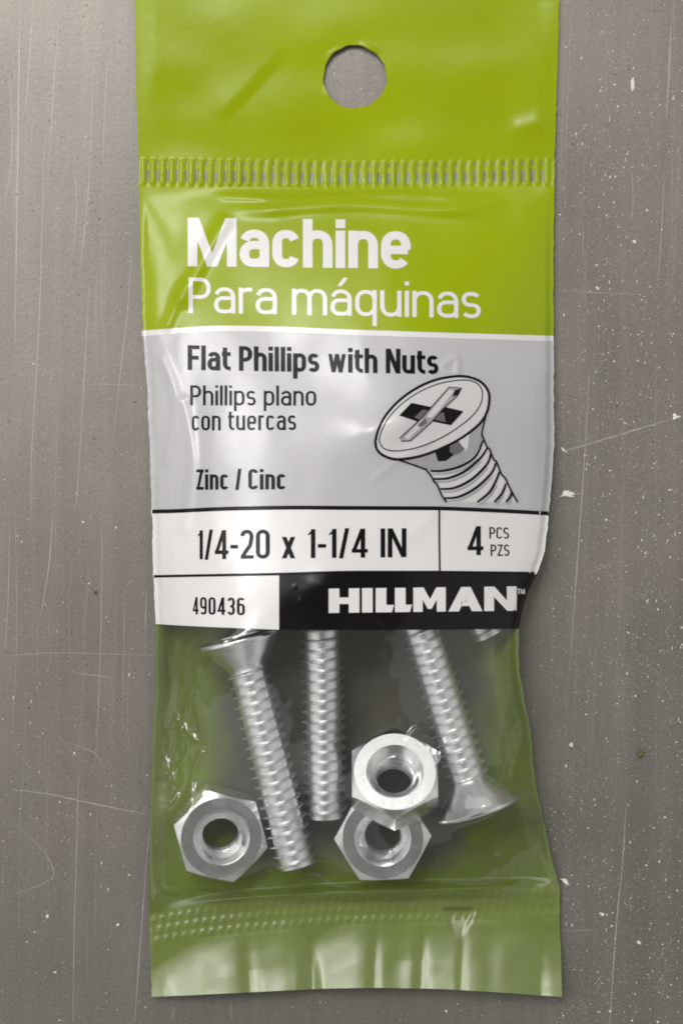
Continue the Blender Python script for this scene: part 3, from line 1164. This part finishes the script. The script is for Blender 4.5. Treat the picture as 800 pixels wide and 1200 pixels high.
        L(*(arc(cx, H - hh - r1, rx, r1, 160, -82)))
        L(*(arc(cx, hh + r1, rx, r1, 82, -160)))
        L((cx * .75, H / 2), (cx * 1.2, H / 2))
    elif ch == '4':
        V(W * .70, 0, H)
        L((0, H * .235), (W, H * .235))
        diag(h * 1.0, H * .235, W * .70 - h * .2, H, .85)
    elif ch in '69':
        yb = H * .60
        rb = min((yb - 2 * hh) / 2 + hh * .5, rx * 1.12)
        parts = [('c', arc(cx, yb - rb, rx, rb, 0, 180) + arc(cx, hh + rb, rx, rb, 180, 360)),
                 ('p', [(h, hh + rb)] + arc(cx, H - hh - Ry, rx, Ry, 180, 25))]
        for k, P in parts:
            out.append((k, P if ch == '6' else [(W - x, H - y) for x, y in P]))
    elif ch == '/':
        diag(h * .9, -H * .02, W - h * .9, H * 1.02, .92)
    elif ch == '-':
        L((0, H * .42), (W, H * .42))
    return out


HC_ = 0.86                      # level strokes are a little thinner than upright ones


def text(name, parent, mat, body, x0, x1, base0, base1, H, w, xr=0.76, gap=1.0, squeeze_left=1.0, space=None):
    """lettering between x0 and x1 with its baseline running from base0 to base1; H cap height, w stroke width"""
    X = H * xr
    side = w * 0.5 * gap + H * 0.02
    fixed, flex = 0.0, 0.0
    for i, ch in enumerate(body):
        if WIDTHS[ch] == 0:
            fixed += w
        elif ch == ' ':
            flex += (space or WIDTHS[ch]) * H
        else:
            flex += WIDTHS[ch] * H
        if i < len(body) - 1:
            fixed += side
    k = (x1 - x0 - fixed) / flex
    bm = bmesh.new()
    W = x1 - x0

    def put(p):
        u = min(1.0, max(0.0, (p[0] - x0) / W))
        return (x0 + W * u ** squeeze_left, base0 + (base1 - base0) * u - p[1])
    x = x0
    lay_ = 0.0
    for ch in body:
        gw = w if WIDTHS[ch] == 0 else (space if ch == ' ' and space else WIDTHS[ch]) * H * k
        for kind, pts in glyph(ch, gw, w, H, X):
            lay_ = (lay_ + 0.0013) % 0.008
            if kind == 'f':
                vs = [bm.verts.new((*put((x + px, py)), lay_)) for px, py in pts]
                f_ = bm.faces.new(vs)
                f_.normal_update()
                if f_.normal.z > 0:
                    f_.normal_flip()
                continue
            P = [(x + px, py) for px, py in pts]
            n = len(P)
            rows = []
            for i, (ax, ay) in enumerate(P):
                if kind == 'c':
                    p0, p1 = P[i - 1], P[(i + 1) % n]
                else:
                    p0, p1 = P[max(0, i - 1)], P[min(n - 1, i + 1)]
                dx, dy = p1[0] - p0[0], p1[1] - p0[1]
                ln = math.hypot(dx, dy) or 1
                half = w / 2 * (1 - (1 - HC_) * abs(dx) / ln)
                nx, ny = -dy / ln * half, dx / ln * half
                rows.append([bm.verts.new((*put((ax + s_ * nx, ay + s_ * ny)), lay_)) for s_ in (-1, 1)])
            for i in range(n if kind == 'c' else n - 1):
                a_, b_ = rows[i], rows[(i + 1) % n]
                f_ = bm.faces.new((a_[0], b_[0], b_[1], a_[1]))
                f_.normal_update()
                if f_.normal.z > 0:
                    f_.normal_flip()
        x += gw + side
    bmesh.ops.remove_doubles(bm, verts=bm.verts, dist=1e-4)
    return lay(name, bm, [mat], parent, 0.03)


text("title_lettering", green_panel, M_white, "Machine", 220, 481, 312, 315, 57, 11.4, .77, gap=.4)
text("title_lettering", green_panel, M_white, "Para m\u00e1quinas", 221, 563, 366.5, 373, 41.5, 5.2, .74, gap=1.1)
text("lettering", grey_panel, M_type, "Flat Phillips with Nuts", 220, 513.5, 433.5, 438.5, 29, 5.3, .75, gap=.5)
text("lettering", grey_panel, M_type, "Phillips plano", 223, 370.5, 475, 475.5, 23.5, 3.2, .74, gap=1.1)
text("lettering", grey_panel, M_type, "con tuercas", 225, 347, 504.5, 504, 23.5, 3.2, .74, gap=1.1, squeeze_left=1.04)
text("lettering", grey_panel, M_type, "Zinc / Cinc", 230, 335, 574, 573.5, 24, 4.2, .75, gap=.6, squeeze_left=1.08)
text("size_lettering", white_panel, M_type, "1/4-20 x 1-1/4 IN", 231.5, 476, 655.5, 653, 34, 5.0, .74, gap=.8, squeeze_left=1.10, space=.27)
text("size_lettering", white_panel, M_type, "4", 547.5, 566, 650.5, 650.5, 34, 5.3)
text("size_lettering", white_panel, M_type, "PCS", 573, 596, 631, 631.5, 13.4, 1.9)
text("size_lettering", white_panel, M_type, "PZS", 574.5, 596.5, 651.5, 651.5, 13.4, 1.9)
text("number_lettering", number_panel, M_type, "490436", 226, 287, 720, 721, 20.5, 2.9, gap=1.1, squeeze_left=1.14)

# rules and bands
bm = bmesh.new()
xs = np.linspace(0, 1, 120)
for fn, w, mi, lay_, xa, xb in ((lambda x: B1(x) + 3, 6.5, 0, 0.004, 166.5, 648), ):
    stroke(bm, [(x, float(fn(x))) for x in np.linspace(xa, xb, 120)], w, lay_, mi, smooth_line=False)
lay("white_rule", bm, [M_white], grey_panel, 0.03, 6)
bm = bmesh.new()
stroke(bm, [(x, float(B2(x)) + 2.2) for x in np.linspace(178.5, 642, 120)], 4.6, 0.004, 0, smooth_line=False)
stroke(bm, [(x, float(B3(x)) - 1.2) for x in np.linspace(180.5, 626, 120)], 3.0, 0.004, 0, smooth_line=False)
stroke(bm, [(514.5, 597), (514.5, 630), (515, 671)], 2.2, 0.010, 0)
lay("black_rule", bm, [M_type], white_panel, 0.03, 6)

# brand lettering: wide block capitals
bm = bmesh.new()


def bl(pts):
    # letter outline points: x in pixels, y as fraction of the cap height (0 = foot, 1 = top)
    poly(bm, [(x, 718.3 - 0.012 * (x - 385) - y * 28.5) for x, y in pts])


bl([(385, 1), (397.5, 1), (397.5, .63), (408.5, .63), (408.5, 1), (421, 1), (421, 0), (408.5, 0), (408.5, .36), (397.5, .36), (397.5, 0), (385, 0)])
bl([(424, 1), (436.5, 1), (436.5, 0), (424, 0)])
bl([(440, 1), (452.5, 1), (452.5, .30), (461.5, .30), (459, 0), (440, 0)])
bl([(462.5, 1), (475, 1), (475, .30), (482.5, .30), (480, 0), (462.5, 0)])
bl([(484, 1), (496, 1), (503.5, .52), (511, 1), (522, 1), (522, 0), (511.5, 0), (511.5, .50), (505.5, .12), (501, .12), (495, .50), (495, 0), (484, 0)])
bl([(540, 1), (551, 1), (565, 0), (552.5, 0), (549.5, .22), (539, .22), (540.5, .40), (547, .40), (545.3, .62), (537.5, 0), (525, 0)])
bl([(567, 1), (579, 1), (593.5, .42), (593.5, 1), (605, 1), (605, 0), (594, 0), (578.5, .58), (578.5, 0), (567, 0)])
lay("brand_lettering", bm, [M_white], black_band, 0.03, 4)
text("brand_lettering", black_band, M_white, "TM", 606, 614.5, 696, 696, 6.0, 1.1)

# the drawing of the screw, in zoomed coordinates (four to a pixel)
bm = bmesh.new()


def q(pts):
    return [(420 + x / 4.0, 430 + y / 4.0) for x, y in pts]


def sp(pts, closed=True, sub=5):
    p = list(pts)
    if closed:
        p = p + [p[0]]
    r = spline(p, sub)
    return r[:-1] if closed else r


INK, PALE, SOFT, MID = 0, 1, 2, 3
shank_o = [(312, 470), (345, 520), (365, 548), (385, 592), (412, 634), (745, 634), (712, 572), (680, 515), (642, 440), (612, 382), (578, 318), (560, 320)]
poly(bm, q(shank_o), 0.004, PALE)
cone_o = [(180, 425), (250, 455), (320, 482), (400, 482), (480, 457), (545, 408), (580, 345), (576, 312), (604, 200), (480, 280), (300, 400)]
poly(bm, q(cone_o), 0.010, SOFT)
head_o = sp([(78, 350), (92, 295), (125, 230), (185, 162), (262, 105), (350, 64), (440, 45), (510, 46), (572, 70), (606, 112), (612, 155), (603, 205),
             (582, 247), (540, 290), (470, 340), (380, 385), (280, 420), (180, 433), (120, 417), (87, 388)])
poly(bm, q(head_o), 0.018, PALE)
face_o = sp([(96, 345), (108, 300), (140, 240), (200, 175), (280, 120), (365, 82), (445, 65), (510, 62), (556, 78), (578, 112), (576, 160), (548, 212),
             (490, 266), (400, 325), (300, 370), (210, 391), (150, 392), (112, 377)])
poly(bm, q(face_o), 0.024, PALE)
stroke(bm, q(face_o + [face_o[0]]), 1.3, 0.030, INK, smooth_line=False)
stroke(bm, q(head_o + [head_o[0]]), 3.0, 0.032, INK, smooth_line=False)
stroke(bm, q([(180, 433), (250, 457), (320, 482)]), 2.0, 0.034, INK)
stroke(bm, q([(600, 215), (586, 268), (576, 318)]), 1.7, 0.034, INK)
# recess
poly(bm, q([(190, 228), (247, 168), (342, 188), (300, 268), (258, 250)]), 0.030, INK)
poly(bm, q([(262, 236), (300, 200), (338, 205), (305, 258)]), 0.034, MID)
poly(bm, q([(368, 212), (402, 187), (492, 208), (432, 274), (346, 256)]), 0.030, INK)
poly(bm, q([(360, 226), (398, 212), (408, 258), (356, 248)]), 0.034, MID)
poly(bm, q([(192, 335), (300, 235), (350, 178), (425, 94), (484, 100), (468, 130), (392, 200), (338, 262), (244, 346), (200, 348)]), 0.038, SOFT)
poly(bm, q([(450, 108), (483, 101), (468, 130), (440, 140)]), 0.042, INK)
poly(bm, q([(275, 275), (312, 238), (322, 262), (290, 282)]), 0.042, MID)
poly(bm, q([(214, 330), (300, 244), (322, 252), (232, 340)]), 0.041, PALE)
poly(bm, q([(318, 232), (352, 190), (425, 105), (446, 112), (380, 200), (340, 240)]), 0.041, PALE)
stroke(bm, q([(192, 335), (300, 235), (350, 178), (425, 94), (484, 100)]), 1.1, 0.046, INK, smooth_line=False)
stroke(bm, q([(200, 348), (244, 346), (338, 262), (392, 200), (468, 130)]), 1.1, 0.046, INK, smooth_line=False)
# slot that breaks through the cone
poly(bm, q([(360, 402), (380, 385), (428, 360), (426, 396), (446, 412), (408, 440), (372, 442)]), 0.030, INK)
poly(bm, q([(428, 360), (468, 348), (496, 384), (472, 404), (446, 412), (426, 396)]), 0.028, MID)
poly(bm, q([(455, 340), (520, 300), (512, 380), (500, 395)]), 0.026, PALE)
# thread turns
turns = [[(335, 487), (400, 486), (485, 462), (550, 415), (582, 345)], [(352, 525), (420, 521), (500, 487), (570, 427), (602, 380)],
         [(383, 572), (450, 566), (530, 526), (600, 457), (620, 405)], [(402, 615), (470, 608), (550, 566), (620, 500), (643, 450)],
         [(556, 633), (610, 590), (640, 540), (660, 490)], [(636, 633), (672, 592), (690, 545)], [(690, 634), (712, 605), (716, 580)]]
for k, t in enumerate(turns):
    stroke(bm, q(t), 2.9, 0.036 + 0.002 * k, INK, taper=0.3)
    stroke(bm, q([(x + 8, y + 14) for x, y in t[:-1]]), 2.0, 0.024, SOFT, taper=0.6)
stroke(bm, q([(314, 476), (345, 520), (352, 535), (366, 548), (385, 592), (392, 606), (412, 634)]), 2.0, 0.050, INK)
stroke(bm, q([(577, 316), (600, 372), (612, 384), (632, 432), (646, 446), (668, 500), (688, 524), (712, 575), (745, 634)]), 2.0, 0.050, INK)
lay("screw_drawing", bm, [M_type, M_pale, M_soft, M_mid], grey_panel, 0.0, 3, 3.5)

# bare slots pressed through the ink along the header seal
bm = bmesh.new()
k = 0
x = 168 + 11.25 / 2
while x < 646:
    yc = float(np.interp(x, [160, 300, 400, 520, 655], [201, 203, 205, 204, 201]))
    a = random.uniform(-1, 1)
    w = random.uniform(1.6, 2.3)
    if x > left(yc) + 5:
        poly(bm, [(x - w, yc - 2 + a), (x + w, yc - 3 + a), (x + w * .9, yc + 10), (x, yc + 11.5), (x - w, yc + 10)])
        poly(bm, [(x - w * .6, yc - 13 + a), (x + w * .6, yc - 13), (x + w * .6, yc - 9), (x - w * .6, yc - 9)])
    x += 11.25
lay("seal_slots", bm, [M_slot], seal, 0.03, 4)

# ------------------------------------------------------------------ dust and flakes on the table
def crumb_into(bm, x, y, r, flat=0.6, seed=None):
    """a tiny irregular lump standing on the table"""
    c = world_xy(x, y, 0)
    n = random.choice((4, 5, 5, 6))
    ph = random.random() * 6.28
    st = random.uniform(0.5, 1.5)
    lo, hi = [], []
    for i in range(n):
        a = ph + 2 * math.pi * i / n
        rr = r * random.uniform(.6, 1.3)
        lo.append(bm.verts.new((c[0] + rr * math.cos(a) * S * st, c[1] + rr * math.sin(a) * S / st, 0.00002)))
        hi.append(bm.verts.new((c[0] + rr * .6 * math.cos(a + .3) * S * st, c[1] + rr * .6 * math.sin(a + .3) * S / st, r * flat * S * random.uniform(.7, 1.3))))
    for i in range(n):
        bm.faces.new((lo[i], lo[(i + 1) % n], hi[(i + 1) % n], hi[i]))
    bm.faces.new(hi)


def free(x, y):
    if y < -40 or y > 1240:
        return True
    if math.hypot(x - HC[0], y - HC[1]) < HR - 3:
        return True
    return x < left(y) - 3 or x > right(y) + 3 or y > 1172


bm = bmesh.new()
n = 0
dens = vnoise(90, 90, 51)
while n < 7500:
    x, y = random.uniform(-60, 860), random.uniform(-60, 1260)
    if not free(x, y):
        continue
    w = 0.20 + 0.38 * (x > 640) + 0.20 * (x > 700)
    if 0 <= x < 800:
        w *= 1 + 0.9 * float(dens[int(y) - Y0 if y < Y1 - 1 else -1, int(x)])
    if 370 < x < 460 and y < 140:
        w = 0.9
    if random.random() > w:
        continue
    r = min(1.5, 0.16 + 0.20 * random.paretovariate(2.2))
    crumb_into(bm, x, y, r)
    n += 1
d_ = from_bm("dust", bm, M_dust, None, False)
tag(d_, "pale dust specks scattered over the metal tabletop around the bag", "dust", kind="stuff")
bm = bmesh.new()
n = 0
while n < 260:
    x, y = random.uniform(0, 800), random.uniform(0, 1200)
    if free(x, y):
        crumb_into(bm, x, y, random.uniform(.4, 1.0))
        n += 1
d_ = from_bm("grit", bm, M_grit, None, False)
tag(d_, "fine dark grit scattered over the metal tabletop", "grit", kind="stuff")


def flake(name, pts, h, mat, label, cat, group=None):
    """a thick irregular chip from an outline traced round its middle"""
    bm = bmesh.new()
    n = len(pts)
    cx, cy = sum(p[0] for p in pts) / n, sum(p[1] for p in pts) / n
    P = [(cx + (x - cx) * (k_ := random.uniform(.55, 1.0)), cy + (y - cy) * k_) for x, y in sp(pts, True, 3)]
    rows = []
    for s, z in ((1, 0.02), (1.04, h * .45), (.62, h)):
        rows.append([bm.verts.new(world_xy(cx + (x - cx) * s, cy + (y - cy) * s, z * random.uniform(.85, 1.15))) for x, y in P])
    m = len(P)
    for a, c in zip(rows, rows[1:]):
        for i in range(m):
            bm.faces.new((a[i], a[(i + 1) % m], c[(i + 1) % m], c[i]))
    top = bm.verts.new(world_xy(cx, cy, h * 1.05))
    for i in range(m):
        bm.faces.new((rows[-1][i], rows[-1][(i + 1) % m], top))
    bmesh.ops.recalc_face_normals(bm, faces=bm.faces)
    o = from_bm(name, bm, mat, None, False)
    tag(o, label, cat, group)


FG = "white flakes on the table"
flake("flake", [(650, 584), (656, 580), (660, 575), (666, 574), (673, 577), (675, 583), (668, 584), (660, 582)], .35, M_flake,
      "ragged white flake beside the black line of the label", "flake", FG)
flake("flake", [(739, 92), (742, 90), (744, 96), (743, 107), (740, 108), (738, 100)], .3, M_flake, "slender upright white flake in the upper right of the table", "flake", FG)
flake("flake", [(655, 1030), (661, 1029), (666, 1033), (666, 1040), (660, 1036)], .35, M_flake, "white flake touching the bag beside the bottom seal", "flake", FG)
flake("flake", [(786, 488), (790, 484), (795, 487), (800, 488), (794, 492), (788, 492)], .35, M_flake, "white flake at the end of the slanting scratch", "flake", FG)
flake("flake", [(665, 874), (668, 869), (672, 871), (672, 876), (668, 877)], .5, M_flake, "small round white flake beside the lower green edge of the bag", "flake", FG)
flake("flake", [(654, 523), (658, 524), (662, 527), (665, 531), (660, 530)], .25, M_flake, "thin curled white flake beside the grey label panel", "flake", FG)
flake("flake", [(700, 1070), (706, 1069), (709, 1072), (705, 1075)], .3, M_flake, "white flake low on the table beside the bottom flap", "flake", FG)
flake("flake", [(744, 1104), (748, 1102), (751, 1105), (748, 1108)], .3, M_flake, "white flake next to the long scratch at the lower right", "flake", FG)
flake("flake", [(696, 336), (700, 335), (703, 341), (699, 340)], .25, M_flake, "white flake on the right side level with the title lettering", "flake", FG)
flake("flake", [(740, 282), (744, 281), (746, 285), (742, 287)], .3, M_flake, "white flake on the upper right, above the one by the title", "flake", FG)
flake("flake", [(136, 1083), (140, 1081), (141, 1085), (137, 1086)], .3, M_flake, "white flake on the lower left of the table near the bag corner", "flake", FG)
flake("flake", [(54, 1072), (57, 1071), (58, 1076), (54, 1076)], .3, M_flake, "white flake far left on the lower table", "flake", FG)
flake("crumb", [(745, 882), (750, 878), (754, 881), (753, 887), (748, 889)], .6, M_crumb, "olive green crumb on the right of the table", "crumb")
flake("crumb", [(109, 693), (112, 691), (114, 695), (111, 697)], .4, M_crumb, "tiny olive crumb on the left of the table", "crumb")
